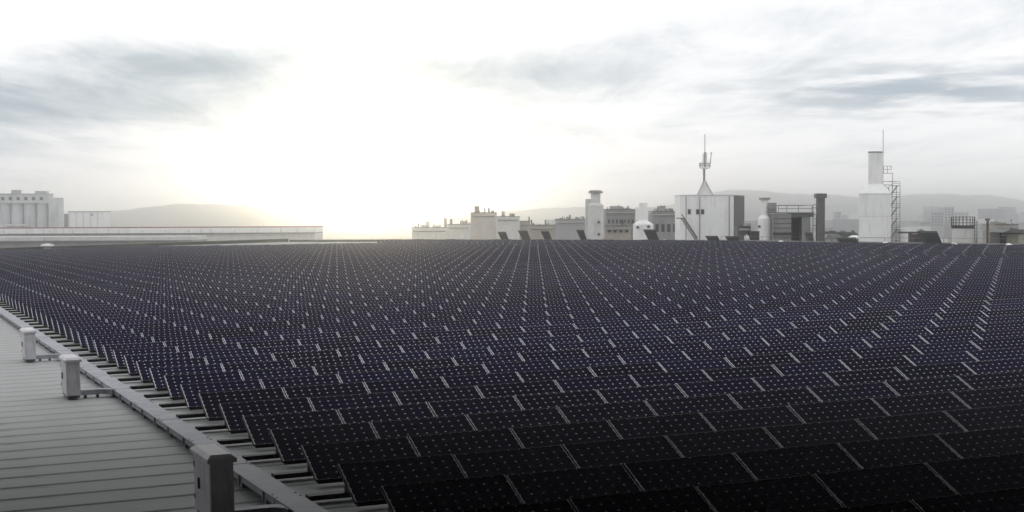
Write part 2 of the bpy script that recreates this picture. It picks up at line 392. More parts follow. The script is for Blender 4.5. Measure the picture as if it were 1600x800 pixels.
def cell_poly(cx, cy):
    a, b = CW / 2 * 0.997, CH / 2 * 0.997; ca, cb = CW * 0.138, CH * 0.138
    return [(cx - a + ca, cy - b), (cx + a - ca, cy - b), (cx + a, cy - b + cb), (cx + a, cy + b - cb),
            (cx + a - ca, cy + b), (cx - a + ca, cy + b), (cx - a, cy + b - cb), (cx - a, cy - b + cb)]
cg = MB()
for u in range(10):
    for v in range(6):
        cg.add([(x, y, 0.0) for x, y in cell_poly(-HW + SB + (u + 0.5) * CW, EB + (v + 0.5) * CH)], [tuple(range(8))])
me_cells = cg.mesh('cell_grid', M['cell'])
one = MB(); pl = cell_poly(0, 0)
one.add([(x, y, 0.0) for x, y in pl] + [(x, y, -0.0015) for x, y in pl], [tuple(range(8)), tuple(range(15, 7, -1))] + [(k, k + 8, (k + 1) % 8 + 8, (k + 1) % 8) for k in range(8)])
me_cell = one.mesh('cell', M['cell'])

ORD = ['first', 'second', 'third', 'fourth', 'fifth', 'sixth', 'seventh', 'eighth', 'ninth', 'tenth', 'eleventh', 'twelfth', 'thirteenth', 'fourteenth', 'fifteenth', 'sixteenth', 'seventeenth', 'eighteenth', 'nineteenth', 'twentieth']
def ordn(n):
    if n <= 20: return ORD[n - 1]
    return f"{n}{ {1:'st',2:'nd',3:'rd'}.get(n % 10, 'th') }"
vis = {}
area = {}
for j in range(J0, J1):
    for i in range(NI):
        mw = panel_matrix(i, j, False)
        q = [proj(mw @ Vector(c)) for c in ((-HW, 0, 0), (HW, 0, 0), (HW, SLOPE, 0), (-HW, SLOPE, 0))]
        cx = [min(max(a[0], 0), 1600) for a in q]; cy = [min(max(a[1], 0), 800) for a in q]
        ar = abs(sum(cx[k] * cy[(k + 1) % 4] - cx[(k + 1) % 4] * cy[k] for k in range(4))) / 2
        if ar > 60: vis.setdefault(j, []).append(i); area[(i, j)] = ar
rows_in_view = sorted(vis)
single = sorted(area, key=lambda k: -area[k])[:300]
percell = set(single[:30]); single_set = set(single)
for (i, j) in sorted(single, key=lambda k: (k[1], k[0])):
    rank = rows_in_view.index(j) + 1; pos = vis[j].index(i) + 1
    end = ''
    lab = f"black solar panel, {ordn(pos)} visible from the left in the {ordn(rank)} row from the front"
    if pos == 1 and i == 0: lab = f"black solar panel at the left, tray-side end of the {ordn(rank)} row from the front"
    root = link('solar_panel', None, None, panel_matrix(i, j)); root.empty_display_size = 0.2
    tag(root, lab, 'solar panel', 'solar panels in rows on the metal roof')
    mw = root.matrix_world.copy()
    def ch(name, me, off=None):
        o = bpy.data.objects.new(name, me); COL.objects.link(o); o.parent = root
        if off is not None: o.location = off
        return o
    ch('side_frame', me_side, (-HW, 0, 0)); ch('side_frame', me_side, (HW - SB, 0, 0))
    ch('dark_gap_strip', me_gap_strip, (-HW, 0, 0)); ch('dark_gap_strip', me_gap_strip, (HW + 0.0145, 0, 0))
    ch('edge_frame', me_edge); ch('edge_frame', me_edge, (0, SLOPE - EB, 0))
    ch('backsheet', me_back)
    if (i, j) in percell:
        for u in range(10):
            for v in range(6):
                ch('cell', me_cell, (-HW + SB + (u + 0.5) * CW, EB + (v + 0.5) * CH, 0))
    else:
        c = ch('cell_grid', me_cells); c['kind'] = 'stuff'

# all the farther panels as one mass: frame, pale side bars and a cell face each
def far_panels(name, ijs, label, xoff=0.0):
    V = []; Fc = []; MI = []; UV = []; TONE = []
    t = -0.035
    loc = [(-HW, 0, t), (HW, 0, t), (HW, SLOPE, t), (-HW, SLOPE, t), (-HW, 0, 0), (HW, 0, 0), (HW, SLOPE, 0), (-HW, SLOPE, 0),
           (-HW + SB, EB, 0.001), (HW - SB, EB, 0.001), (HW - SB, SLOPE - EB, 0.001), (-HW + SB, SLOPE - EB, 0.001),
           (-HW, 0, 0.003), (-HW + SB, 0, 0.003), (-HW + SB, SLOPE, 0.003), (-HW, SLOPE, 0.003),
           (HW - SB, 0, 0.003), (HW, 0, 0.003), (HW, SLOPE, 0.003), (HW - SB, SLOPE, 0.003)]
    loc = np.array(loc)
    faces = [((0, 3, 2, 1), 1), ((0, 1, 5, 4), 1), ((1, 2, 6, 5), 1), ((2, 3, 7, 6), 1), ((3, 0, 4, 7), 1),
             ((8, 9, 10, 11), 0), ((12, 13, 14, 15), 2), ((16, 17, 18, 19), 2), ((4, 5, 6, 7), 1)]
    uvq = {5: [(0, 0), (10, 0), (10, 6), (0, 6)]}
    b = 0
    for (i, j) in ijs:
        mw = np.array(panel_matrix(i, j)); 
        if xoff: mw = np.array(RM @ Matrix.Translation((xoff, 0, 0)) @ RM.inverted()) @ mw
        V.append(loc @ mw[:3, :3].T + mw[:3, 3]); r = random.random()
        for k, (f, mi) in enumerate(faces):
            Fc.append(tuple(b + x for x in f)); MI.append(mi); TONE.append(r)
            UV += uvq.get(k, [(0.5, 0.5)] * 4)
        b += 20
    me = bpy.data.meshes.new(name); me.from_pydata(np.concatenate(V).tolist(), [], Fc)
    me.polygons.foreach_set('material_index', MI)
    for m in (M['cellfar'], M['frame_dark'], M['frame_light']): me.materials.append(m)
    uvl = me.uv_layers.new(name='UVMap'); uvl.data.foreach_set('uv', np.array(UV, dtype=np.float32).ravel())
    at = me.attributes.new('tone', 'FLOAT', 'FACE'); at.data.foreach_set('value', np.array(TONE, dtype=np.float32))
    me.update(); o = link(name, me)
    tag(o, label, 'solar panels', None, 'stuff')
rest = [(i, j) for j in range(J0, J1) for i in range(NI) if (i, j) not in single_set and j <= jmax(i + 0.5)]
far_panels('distant_solar_panels', rest, 'mass of dark solar panels in rows stretching away to the far roof edge')
far_panels('distant_solar_panels', [(i, j) for j in range(15, 96) for i in range(35, 44) if X0 + (i + 1) * PA < edge_x(Y0 + j * PB) - 3.0], 'second block of dark solar panels beyond the walkway at the far right', 0.0)

# racks: a black rail on the roof under each row's upper edge, jutting out left towards the cable tray
XE = X0 + NI * PA
me_rail = MB().box(5.23, XE + 0.25, -0.09, 0.09, RZ + 0.046, RZ + 0.115).mesh('rear_rail', M['black'])
me_front = MB().box(X0 + 0.05, XE - 0.05, -0.03, 0.03, RZ + 0.046, RZ + 0.085).mesh('front_rail', M['black'])
me_post = MB().box(-0.025, 0.025, -0.02, 0.02, RZ + 0.116, -0.045).mesh('rear_post', M['steel'])
pp = MB()
for k in range(1, 12): pp.box(k * 3 * PA - 0.025, k * 3 * PA + 0.025, -0.02, 0.02, RZ + 0.116, -0.045)
me_posts = pp.mesh('rear_posts', M['steel'])
lefts = [j for j in range(-2, 40)]
for j in lefts:
    y = Y0 + j * PB
    r = link('panel_rack', None, None, RM @ Matrix.Translation((0, y, 0))); r.empty_display_size = 0.2
    lab = f"black support rail reaching left to the cable tray under the {ordn(rows_in_view.index(j) + 1)} row from the front"
    tag(r, lab, 'support rail', 'support rails under the panel rows')
    for nm, me, off in (('rear_rail', me_rail, (0, 0.03, 0)), ('front_rail', me_front, (0, -PDY + 0.09, 0)), ('rear_post', me_post, (X0 + 0.12, 0.0, 0)), ('rear_post', me_posts, (X0, 0, 0))):
        o = bpy.data.objects.new(nm, me); COL.objects.link(o); o.parent = r; o.location = off
        if me is me_posts: o['kind'] = 'stuff'
fr = MB()
for j in list(range(J0, -2)) + list(range(40, J1)):
    y = Y0 + j * PB + 0.03
    fr.box(5.23, X0 + PA * max([i + 1 for i in range(NI) if j <= jmax(i + 0.5)] + [1]) + 0.25, y - 0.09, y + 0.09, RZ + 0.046, RZ + 0.115)
tag(fr.build('distant_panel_racks', M['black'], None, RM), 'thin black support rails under the remaining, mostly far panel rows', 'support rails', None, 'stuff')

# ------------------------------------------------------------------ cable tray along the left end of the rows
tray = link('cable_tray', None, None, RM @ Matrix.Translation((0, 0, 0)))
tag(tray, 'long grey covered cable tray running beside the left ends of the panel rows', 'cable tray')
TX0, TX1, TZ = 4.68, 5.05, -0.30
SEGL = 2.95
for k in range(-2, 72):
    y0 = 14.2 + k * SEGL
    if k < 26:
        MB().box(TX0, TX1, y0, y0 + SEGL - 0.02, TZ - 0.012, TZ + (0.004 if k % 2 else 0)).build('cover', M['tray'], tray)
        MB().box(TX0 + 0.02, TX1 - 0.02, y0, y0 + SEGL - 0.03, TZ - 0.11, TZ - 0.014).build('channel', M['tray'], tray)
        if k < 9:
            for bx in (TX0 + 0.03, TX1 - 0.03):
                for by in (0.12, SEGL - 0.14): MB().lathe(bx, y0 + by, [(0.014, TZ + 0.0045), (0.014, TZ + 0.013)], 6).build('bolt', M['tray_dark'], tray)
        for b_ in (0.5, 2.0):
            for bx in (TX0 + 0.03, TX1 - 0.09):
                MB().box(bx, bx + 0.06, y0 + b_, y0 + b_ + 0.09, RZ + 0.01, TZ - 0.112).build('foot', M['tray'], tray)
            MB().box(TX0 - 0.012, TX0 + 0.012, y0 + b_ + 0.02, y0 + b_ + 0.07, TZ - 0.15, TZ - 0.02).build('clip', M['tray'], tray)
mb = MB().box(TX0, TX1, 14.2 + 26 * SEGL, 228, TZ - 0.11, TZ)
mb.build('channel', M['tray'], tray)
# loose black cables in the shade under the tray
for k, dx in enumerate((0.10, 0.17, 0.24)):
    mb = MB(); prev = None
    for n in range(120):
        y = 12 + n * 0.7; p = Vector((TX0 + dx + 0.03 * math.sin(n * 0.7 + k), y, RZ + 0.06 + 0.015 * math.sin(n * 1.1 + k)))
        if prev is not None: mb.tube(prev, p, 0.014, 5)
        prev = p
    mb.build('cable', M['black'], tray)

# inverter cabinets standing left of the tray, each with a bent duct into the tray
def cabinet(y0, y1, label, duct):
    r = link('inverter_cabinet', None, None, RM @ Matrix.Translation((3.86, (y0 + y1) / 2, RZ)))
    tag(r, label, 'cabinet', 'inverter cabinets beside the cable tray')
    h = (y1 - y0) / 2; w = 0.145; H = 0.83
    bm = bmesh.new(); bmesh.ops.create_cube(bm, size=1.0)
    for v in bm.verts: v.co = Vector((v.co.x * 2 * w, v.co.y * 2 * h, 0.10 + (v.co.z + 0.5) * (H - 0.10)))
    bmesh.ops.bevel(bm, geom=bm.edges[:], offset=0.008, segments=2, affect='EDGES')
    me = bpy.data.meshes.new('body'); bm.to_mesh(me); bm.free(); me.materials.append(M['box']); body = link('body', me, r)
    MB().box(-w + 0.02, w - 0.02, -h + 0.03, h - 0.03, 0.045, 0.099).build('plinth', M['tray_dark'], r)
    cap = MB(); e = 0.038; zc = H + 0.003
    cap.box(-w - e, w + e, -h - e, h + e, zc, zc + 0.05)
    cap.hexa([(-w - e, -h - e, zc + 0.05), (w + e, -h - e, zc + 0.05), (w + e, h + e, zc + 0.05), (-w - e, h + e, zc + 0.05),
              (-w + 0.02, -h + 0.06, zc + 0.095), (w - 0.02, -h + 0.06, zc + 0.095), (w - 0.02, h - 0.06, zc + 0.095), (-w + 0.02, h - 0.06, zc + 0.095)])
    cap.build('cap', M['box'], r)
    for zz in (0.34, 0.62):
        lv = MB()
        for k in range(6): lv.hexa([(0.005, -h - 0.006, zz + k * 0.024), (0.085, -h - 0.006, zz + k * 0.024), (0.085, -h - 0.0005, zz + k * 0.024), (0.005, -h - 0.0005, zz + k * 0.024),
                                    (0.005, -h - 0.0012, zz + 0.012 + k * 0.024), (0.085, -h - 0.0012, zz + 0.012 + k * 0.024), (0.085, -h - 0.0005, zz + 0.012 + k * 0.024), (0.005, -h - 0.0005, zz + 0.012 + k * 0.024)])
        lv.build('louvre', M['slot'], r)
    MB().box(-w - 0.004, -w - 0.0005, -h + 0.05, h - 0.05, 0.15, H - 0.06).build('door', M['box'], r)
    for zz in (0.24, 0.66): MB().box(-w - 0.014, -w - 0.0045, h - 0.085, h - 0.055, zz, zz + 0.07).build('hinge', M['tray_dark'], r)
    MB().box(-0.125, -0.045, -h - 0.004, -h - 0.0005, 0.60, 0.70).build('rating_plate', M['slot'], r)
    MB().box(-w - 0.03, -w - 0.0045, 0.25 * h, 0.25 * h + 0.03, 0.42, 0.56).build('handle', M['tray_dark'], r)
    if duct:
        # covered duct: straight out of the cabinet, then a bend towards the camera into the tray
        d = MB(); pts = []
        x = w + 0.0
        for k in range(5): pts.append((x + k * (0.42 / 4), -h + 0.28, 0))
        R2 = 0.34
        for k in range(1, 9):
            a = k / 8 * math.pi / 2; pts.append((x + 0.42 + R2 * math.sin(a), -h + 0.28 - R2 * (1 - math.cos(a)), 0))
        ww = 0.11; lo, hi = [], []
        for k, p in enumerate(pts):
            q = pts[min(k + 1, len(pts) - 1)]; q0 = pts[max(k - 1, 0)]
            t = Vector((q[0] - q0[0], q[1] - q0[1], 0)).normalized(); nrm = Vector((-t.y, t.x, 0))
            lo.append(Vector(p) + nrm * ww); hi.append(Vector(p) - nrm * ww)
        for k in range(len(pts) - 1):
            z0, z1 = 0.08, 0.19
            d.hexa([(*lo[k][:2], z0), (*hi[k][:2], z0), (*hi[k+1][:2], z0), (*lo[k+1][:2], z0), (*lo[k][:2], z1), (*hi[k][:2], z1), (*hi[k+1][:2], z1), (*lo[k+1][:2], z1)])
        d.build('cable_duct', M['tray'], r)
        for xx in (w + 0.1, w + 0.36): MB().box(xx, xx + 0.05, -h + 0.2, -h + 0.36, 0.01, 0.079).build('duct_foot', M['tray_dark'], r)
    return r
cabinet(19.25, 20.35, 'large grey louvred cabinet in the foreground beside the cable tray', True)
cabinet(35.05, 36.15, 'middle one of the three pale grey cabinets, with a duct curving into the tray', True)
cabinet(45.3, 46.4, 'smallest looking, farthest of the three pale grey cabinets by the left frame edge', True)

# ------------------------------------------------------------------ skyline: plant, stacks, tanks, houses
class K:
    """a thing of the skyline: real position and size from its bearing (px), distance and height"""
    def __init__(s, name, px, depth, label, cat, group=None, yaw=0.0, base=None):
        s.px, s.d = px, depth; s.s = depth / F_PX
        s.base = GROUND if base is None else base
        p = gpos(px, depth, s.base)
        s.r = link(name, None, None, Matrix.Translation(p) @ Matrix.Rotation(YAW + yaw, 4, 'Z'))
        tag(s.r, label, cat, group)
    def x(s, px): return (px - s.px) * s.s
    def z(s, py): return zat(py, s.d) - s.base
    def box(s, name, m, x0, x1, yt, yb, d0=-1.0, d1=1.0, parent=None, mb=None):
        b = mb or MB(); zb = 0.0 if yb is None else s.z(yb)
        b.box(s.x(x0), s.x(x1), d0, d1, zb, s.z(yt))
        return b if mb is not None else b.build(name, M[m], parent or s.r)
    def lathe(s, name, m, cx, prof, n=32, dy=0.0, parent=None):
        pr = [(r * s.s, 0.0 if y is None else s.z(y)) for r, y in prof]
        return MB().lathe(s.x(cx), dy, pr, n).build(name, M[m], parent or s.r)
    def bars(s, name, m, segs, r, parent=None, n=6):
        b = MB()
        for a, c in segs: b.tube((s.x(a[0]), a[2] if len(a) > 2 else 0, s.z(a[1])), (s.x(c[0]), c[2] if len(c) > 2 else 0, s.z(c[1])), r, n)
        return b.build(name, M[m], parent or s.r)

# --- big white stack with stair tower
k = K('chimney_stack', 1367, 190, 'tall white bottle-shaped stack with a conical shoulder at the right', 'chimney')
k.lathe('tank_body', 'white', 1367, [(24.5, None), (24.5, 302)], 40)
k.lathe('shoulder', 'white', 1367, [(24.6, 302.2), (12.0, 288.2)], 40)
k.lathe('flue', 'white', 1367, [(10.6, 288.1), (10.6, 238)], 32)
k.lathe('rim', 'grey', 1367, [(11.4, 239), (11.4, 237)], 32)
for yy in (303.5, 337.5, 371): k.lathe('band', 'offwhite', 1367, [(24.9, yy + 0.7), (24.9, yy)], 40)
k.bars('lightning_rod', 'grey', [((1378.5, 290, -0.2), (1378.5, 203, -0.2))], 0.04)
def stair_tower(k, x0, x1, yt, yb, name, m='steel', d=0.9, step=17):
    r = 0.035
    for xx in (x0, x1):
        for dd in (-d, d): k.bars('post', m, [((xx, yb, dd), (xx, yt, dd))], r)
    y = yt
    while y < yb:
        b = MB()
        b.box(k.x(x0), k.x(x1), -d, d, k.z(y) - 0.05, k.z(y)); b.build('landing', M[m], k.r)
        k.bars('handrail', m, [((x0, y - 6, -d), (x1, y - 6, -d)), ((x0, y - 3, -d), (x1, y - 3, -d)), ((x0, y - 6, -d), (x0, y, -d)), ((x1, y - 6, -d), (x1, y, -d)), ((x0, y - 6, d), (x1, y - 6, d))], 0.022)
        if y + step < yb: k.bars('stair_flight', m, [((x0, y + step, 0.2), (x1, y, 0.2)), ((x0, y + step, 0.7), (x1, y, 0.7))], 0.04)
        y += step
k = K('stair_tower', 1390, 191.5, 'stepped steel stair tower climbing the right side of the white stack', 'stair tower')
stair_tower(k, 1391, 1403, 290, 420, 'stair'); 
k.bars('post', 'steel', [((1377, 300, -0.7), (1377, 271, -0.7)), ((1392, 295, -0.7), (1392, 271, -0.7)), ((1377, 271, -0.7), (1392, 271, -0.7)), ((1377, 284, -0.7), (1392, 284, -0.7)), ((1377, 289, -0.7), (1392, 289, -0.7)), ((1379, 289, -0.7), (1387, 296, -0.7))], 0.035)
k.bars('handrail', 'steel', [((1377, 260, -0.6), (1391, 260, -0.6)), ((1377, 265, -0.6), (1389, 265, -0.6)), ((1378, 271, -0.6), (1378, 260, -0.6)), ((1390, 266, -0.6), (1390, 260, -0.6)), ((1384, 271, -0.6), (1384, 260, -0.6))], 0.03)

# --- big white hall with mast
k = K('plant_hall', 1103, 215, 'large white windowed plant hall with a grey right side below the mast', 'building', yaw=0.0)
s_ = k.s
xa, xb, xc, xd = k.x(1061), k.x(1072), k.x(1142), k.x(1164)
zt = k.z(306)
def prism(pts, z0, z1):
    n = len(pts); b = MB(); b.add([(x, y, z0) for x, y in pts] + [(x, y, z1) for x, y in pts], [tuple(range(n))[::-1], tuple(range(n, 2*n))] + [(i, (i+1) % n, (i+1) % n + n, i + n) for i in range(n)]); return b
prism([(xa, -1.2), (xb, -2.6), (xc, -2.6), (xc + 0.4, 5.5), (xa, 5.5)], 0, zt).build('wall', M['white'], k.r)
prism([(xc + 0.01, -2.5), (xd, 0.6), (xd, 5.4), (xc + 0.41, 5.4)], 0, zt - 0.05).build('side_wall', M['dgrey'], k.r)
prism([(xa - 0.05, -1.25), (xb, -2.68), (xc + 0.03, -2.68), (xd + 0.05, 0.55), (xd + 0.05, 5.6), (xa - 0.05, 5.6)], zt + 0.003, zt + 0.10).build('roof', M['offwhite'], k.r)
for px in (1073.5, 1086.5, 1094):
    w = MB().box(k.x(px - 2.6), k.x(px + 2.6), -2.67, -2.61, k.z(335), k.z(327)).build('window', M['grey'], k.r)
    MB().box(k.x(px - 1.8), k.x(px + 1.8), -2.69, -2.671, k.z(334.2), k.z(327.8)).build('pane', M['window'], w)
for px in (1068.3, 1089.5, 1135.0): k.bars('downpipe', 'grey', [((px, 400, -2.8), (px, 307, -2.8))], 0.07)
k.bars('stair_flight', 'steel', [((1060, 341, -3.4), (1084, 377, -3.4)), ((1062, 341, -4.1), (1086, 377, -4.1)), ((1060, 335, -4.1), (1084, 371, -4.1)), ((1052, 341, -4.1), (1062, 341, -4.1))], 0.09)
k = K('radio_mast', 1101, 216, 'slim radio mast with a round platform and antennas on the white hall', 'mast', base=zat(306, 216) + 0.12)
k.bars('pole', 'grey', [((1100, 306), (1100, 262))], 0.16, n=10)
MB().lathe(k.x(1101), 0, [(12.5 * k.s, 0.01), (1.5 * k.s, k.z(281))], 4).build('stayed_base', M['offwhite'], k.r)
k.bars('stay', 'grey', [((1088, 306, -1.0), (1100, 281, 0)), ((1113, 306, -1.0), (1101, 281, 0)), ((1101, 306, 1.2), (1100, 281, 0))], 0.05)
k.lathe('platform', 'white', 1101, [(4, 264), (8.6, 262.5), (8.6, 261.5)], 20)
b = MB()
for a in range(12):
    t = a * math.pi / 6; r_ = 8.4 * k.s; b.tube((k.x(1101) + r_ * math.cos(t), r_ * math.sin(t), k.z(261.6)), (k.x(1101) + r_ * math.cos(t), r_ * math.sin(t), k.z(255)), 0.035, 5)
    t2 = t + math.pi / 6
    for yy in (255, 258.3): b.tube((k.x(1101) + r_ * math.cos(t), r_ * math.sin(t), k.z(yy)), (k.x(1101) + r_ * math.cos(t2), r_ * math.sin(t2), k.z(yy)), 0.035, 5)
b.build('railing', M['grey'], k.r)
k.bars('antenna', 'grey', [((1101, 262), (1101, 238))], 0.13, n=8); k.bars('antenna', 'grey', [((1101, 238), (1101, 210))], 0.055)
k.bars('antenna', 'offwhite', [((1098.3, 261), (1098.3, 240))], 0.07); k.bars('antenna', 'offwhite', [((1103.5, 261), (1103.5, 238))], 0.07)
k.bars('antenna', 'grey', [((1109.5, 256), (1111, 239)), ((1109.5, 239), (1112.5, 239))], 0.06)
k.bars('antenna', 'dgrey', [((1106, 296), (1106, 300))], 0.25)

# --- bottle tanks
def bottle(px, depth, label, bodyw, ytop, yneck, neckw, ytopn, m='white', cap=True, holes=()):
    k = K('vent_tank', px, depth, label, 'tank', 'white bottle-shaped vent tanks')
    k.lathe('tank_body', m, px, [(bodyw, None), (bodyw, ytop)], 28)
    k.lathe('shoulder', m, px, [(bodyw * 1.01, ytop - 0.1), (neckw * 1.05, yneck)], 28)
    k.lathe('neck', m, px, [(neckw, yneck + 0.3), (neckw, ytopn)], 20)
    if cap: k.lathe('rim', 'grey', px, [(neckw * 1.5, ytopn + 3), (neckw * 1.5, ytopn)], 20)
    for hx, hy in holes:
        b = MB(); c = Vector((k.x(hx), -bodyw * k.s * 0.93, k.z(hy))); b.tube(c, c + Vector((0, -0.25, 0)), 2.2 * k.s, 12); b.build('manhole', M['dgrey'], k.r)
    return k
bottle(1005, 225, 'small white bottle-shaped tank left of the large white hall', 16, 351, 344.5, 6.6, 317, cap=False, holes=((995, 355), (1012, 354)))
bottle(1194.5, 205, 'small white bottle-shaped tank beside the louvred grey house', 10.5, 342, 336.5, 6, 309, holes=((1184.5, 354),))
k = bottle(930.5, 235, 'hazy off-white stack with a flared cap left of the small white tank', 12.5, 321, 317, 7.5, 299, 'offwhite', holes=((935, 347), (935, 366)))
k.lathe('flared_cap', 'grey', 930.5, [(6.5, 304), (9.2, 300.5), (9.2, 297.5)], 20)
k.box('annex', 'offwhite', 915.5, 924, 311, None, 0.4, 2.0)

# --- louvred grey house with railing and duct column
k = K('louvred_house', 1235, 205, 'grey louvred equipment house with roof railing and a dark open bay', 'building')
hb = k.box('wall', 'grey', 1204, 1232, 334, None, -2.0, 3.0)
k.box('wall', 'grey', 1232, 1266, 334, None, 0.6, 3.0)
k.box('bay_lintel', 'dgrey', 1232.1, 1267, 333.5, 339, -2.0, 0.59)
k.box('column', 'grey', 1249, 1262, 339.2, None, -1.8, 0.5)
k.box('bay_back', 'dark', 1232.1, 1248.9, 339.2, None, 0.2, 0.58)
for q in range(5):
    yy = 341 + q * 7.2
    MB().box(k.x(1203.6), k.x(1231.8), -2.09, -2.003, k.z(yy + 1.2), k.z(yy)).build('louvre', M['dgrey'], k.r)
k.box('louvre', 'dark', 1203.8, 1231.7, 364, 367, -2.1, -2.004)
k.box('roof', 'dgrey', 1203, 1267.5, 332, 333.3, -2.2, 3.2)
k.bars('railing', 'steel', [((1212, y, -2), (1264, y, -2)) for y in (321, 326)] + [((x, 332, -2), (x, 321, -2)) for x in (1212, 1225, 1243, 1264)] + [((1212, 321, 2.8), (1264, 321, 2.8))], 0.04)
k.box('rooftop_box', 'grey', 1199, 1212, 317, 332, -0.6, 0.8)
k.bars('railing', 'steel', [((1198, 322, -0.8), (1198, 333, -0.8)), ((1198, 327, -0.8), (1212, 327, -0.8))], 0.05)
for yy in (325, 335, 342, 352):
    k.bars('ladder_rung', 'steel', [((1264, yy, -2.2), (1276, yy, -2.2))], 0.05)
k.bars('ladder_rail', 'steel', [((1265, 320, -2.2), (1265, 372, -2.2)), ((1275.5, 320, -2.2), (1275.5, 372, -2.2)), ((1265, 320, -2.2), (1275.5, 320, -2.2))], 0.05)
k = K('exhaust_stack', 1281.5, 203, 'dark grey slender stack with a box cap right of the louvred house', 'chimney')
k.box('shaft', 'dgrey', 1276, 1287.5, 309, None, -0.55, 0.55)
k.box('cap', 'dgrey', 1273.2, 1290, 303, 309.5, -0.75, 0.75)
k.box('cap_top', 'grey', 1274.5, 1288.7, 302.3, 302.9, -0.7, 0.7)
k = K('elbow_duct', 1272, 196, 'dark slanting duct at the foot of the grey stack', 'duct')
b = MB(); pz = lambda y: k.z(y)
b.hexa([(k.x(1266), -0.6, pz(398)), (k.x(1276), -0.6, pz(398)), (k.x(1276), 0.6, pz(398)), (k.x(1266), 0.6, pz(398)), (k.x(1259), -0.6, pz(365)), (k.x(1268), -0.6, pz(365)), (k.x(1268), 0.6, pz(365)), (k.x(1259), 0.6, pz(365))]); b.build('duct', M['dark'], k.r)
k.box('duct_end', 'dgrey', 1258, 1269, 363, 364.9, -0.7, 0.7)

# --- grey blocks behind
def block(px0, px1, yt, depth, m, label, extra=(), thick=8, name='factory_block', roof='dgrey', wins=()):
    c = (px0 + px1) / 2; k = K(name, c, depth, label, 'building')
    k.box('wall', m, px0, px1, yt + 0.8, None, -thick / 2, thick / 2)
    k.box('roof', roof, px0 - 0.4, px1 + 0.4, yt, yt + 0.75, -thick / 2 - 0.15, thick / 2 + 0.15)
    for (a, b_, y0, y1, mm) in extra: k.box('rooftop_box', mm, a, b_, y0, y1, -1.0, 1.0)
    # small plant on the roof: units, pipes, a rail
    rr = random.Random(int(px0 * 7 + yt)); W_ = px1 - px0
    if W_ > 15:
        for _ in range(int(W_ / 9)):
            a = px0 + rr.uniform(0.05, 0.85) * W_; w = rr.uniform(2, 6); h = rr.uniform(1.2, 4.5)
            k.box('rooftop_unit', rr.choice(['grey', 'offwhite', 'far', 'tan']), a, min(a + w, px1 - 0.5), yt - h, yt - 0.05, rr.uniform(-2.2, -1.2), rr.uniform(0.2, 1.5))
        for _ in range(int(W_ / 12)):
            a = px0 + rr.uniform(0.05, 0.95) * W_; k.bars('vent_pipe', rr.choice(['grey', 'dgrey', 'brown']), [((a, yt + 1, -1), (a, yt - rr.uniform(2, 9), -1))], rr.uniform(0.05, 0.16), n=8)
        k.bars('duct', 'grey', [((px0 + 2, yt + 6, -thick / 2 - 0.3), (px1 - 3, yt + 6, -thick / 2 - 0.3))], 0.16, n=8)
    for (a, b_, y0, y1) in wins:
        w = k.box('window', 'window', a, b_, y0, y1, -thick / 2 - 0.05, -thick / 2 - 0.004)
    return k
block(944, 990, 327, 300, 'grey', 'hazy grey factory block behind the small white tank', [(953, 972, 322, 326.9, 'far')], wins=[(948 + 6 * q, 951.5 + 6 * q, 343, 349) for q in range(7)])
block(1016, 1061, 330, 290, 'grey', 'grey block with a roof box immediately left of the large white hall', [(1030, 1039, 321.5, 329.9, 'grey'), (1022, 1048, 326, 329.9, 'far')], wins=[(1021 + 9 * q, 1026 + 9 * q, 350, 362) for q in range(4)])
block(1150, 1170, 353, 196, 'dgrey', 'small dark shed against the right side of the white hall', thick=3)
block(1169, 1184, 361, 195, 'dark', 'little dark cabinet shed between the white hall and the bottle tank', thick=2.5)
block(736, 776, 332, 330, 'cream', 'pale cream block with a small turret in the glare', [(741.5, 749, 322, 331.9, 'tan'), (768, 772, 329, 331.9, 'tan')])
block(776, 812, 338, 360, 'offwhite', 'pale low block just right of the turreted cream block', [(785, 789, 330, 337.9, 'offwhite')])
block(812, 828, 345, 300, 'tan', 'narrow tan shed between two pale blocks in the haze', thick=5)
block(826, 868, 351, 280, 'tan', 'low brownish shed in the haze left of the capped stack', thick=6)
block(868, 914, 342, 330, 'far', 'wide grey hazy block left of the capped stack', thick=7)
block(645, 700, 355, 420, 'offwhite', 'pale washed-out block right under the sun glare', [(665, 671, 346, 354.9, 'offwhite'), (694, 698, 341, 354.9, 'tan')])
block(700, 736, 350, 400, 'offwhite', 'pale block between the glare and the turreted cream block', [(703, 707, 342, 349.9, 'tan'), (722, 731, 345, 349.9, 'cream')])
block(944, 984, 352, 245, 'tan', 'low tan shed in front of the hazy grey block', thick=5, wins=[(948 + 9 * q, 953 + 9 * q, 358, 363) for q in range(4)])

# --- right-hand things
k = K('water_tank', 1504.5, 175, 'cream round tank with a railed black deck near the right edge', 'tank')
k.lathe('tank_body', 'offwhite', 1504.5, [(17, None), (17, 357)], 36)
for a in range(10):
    t = math.pi + a * math.pi / 9; r_ = 17.1 * k.s
    b = MB(); b.box(-0.05, 0.05, -0.03, 0.03, k.z(400), k.z(357.2)); o = b.build('stave_rib', M['offwhite'], k.r); o.location = (r_ * math.cos(t), r_ * math.sin(t), 0); o.rotation_euler.z = t + math.pi / 2
k.lathe('deck', 'dark', 1504.5, [(17.5, 357), (18.2, 352)], 36)
b = MB(); r_ = 18 * k.s; n_ = 20
for a in range(n_):
    t, t2 = 2 * math.pi * a / n_, 2 * math.pi * (a + 1) / n_
    b.tube((r_ * math.cos(t), r_ * math.sin(t), k.z(352)), (r_ * math.cos(t), r_ * math.sin(t), k.z(339)), 0.03, 5)
    for yy in (339, 343.5, 348): b.tube((r_ * math.cos(t), r_ * math.sin(t), k.z(yy)), (r_ * math.cos(t2), r_ * math.sin(t2), k.z(yy)), 0.028, 5)
b.build('railing', M['brown'], k.r)
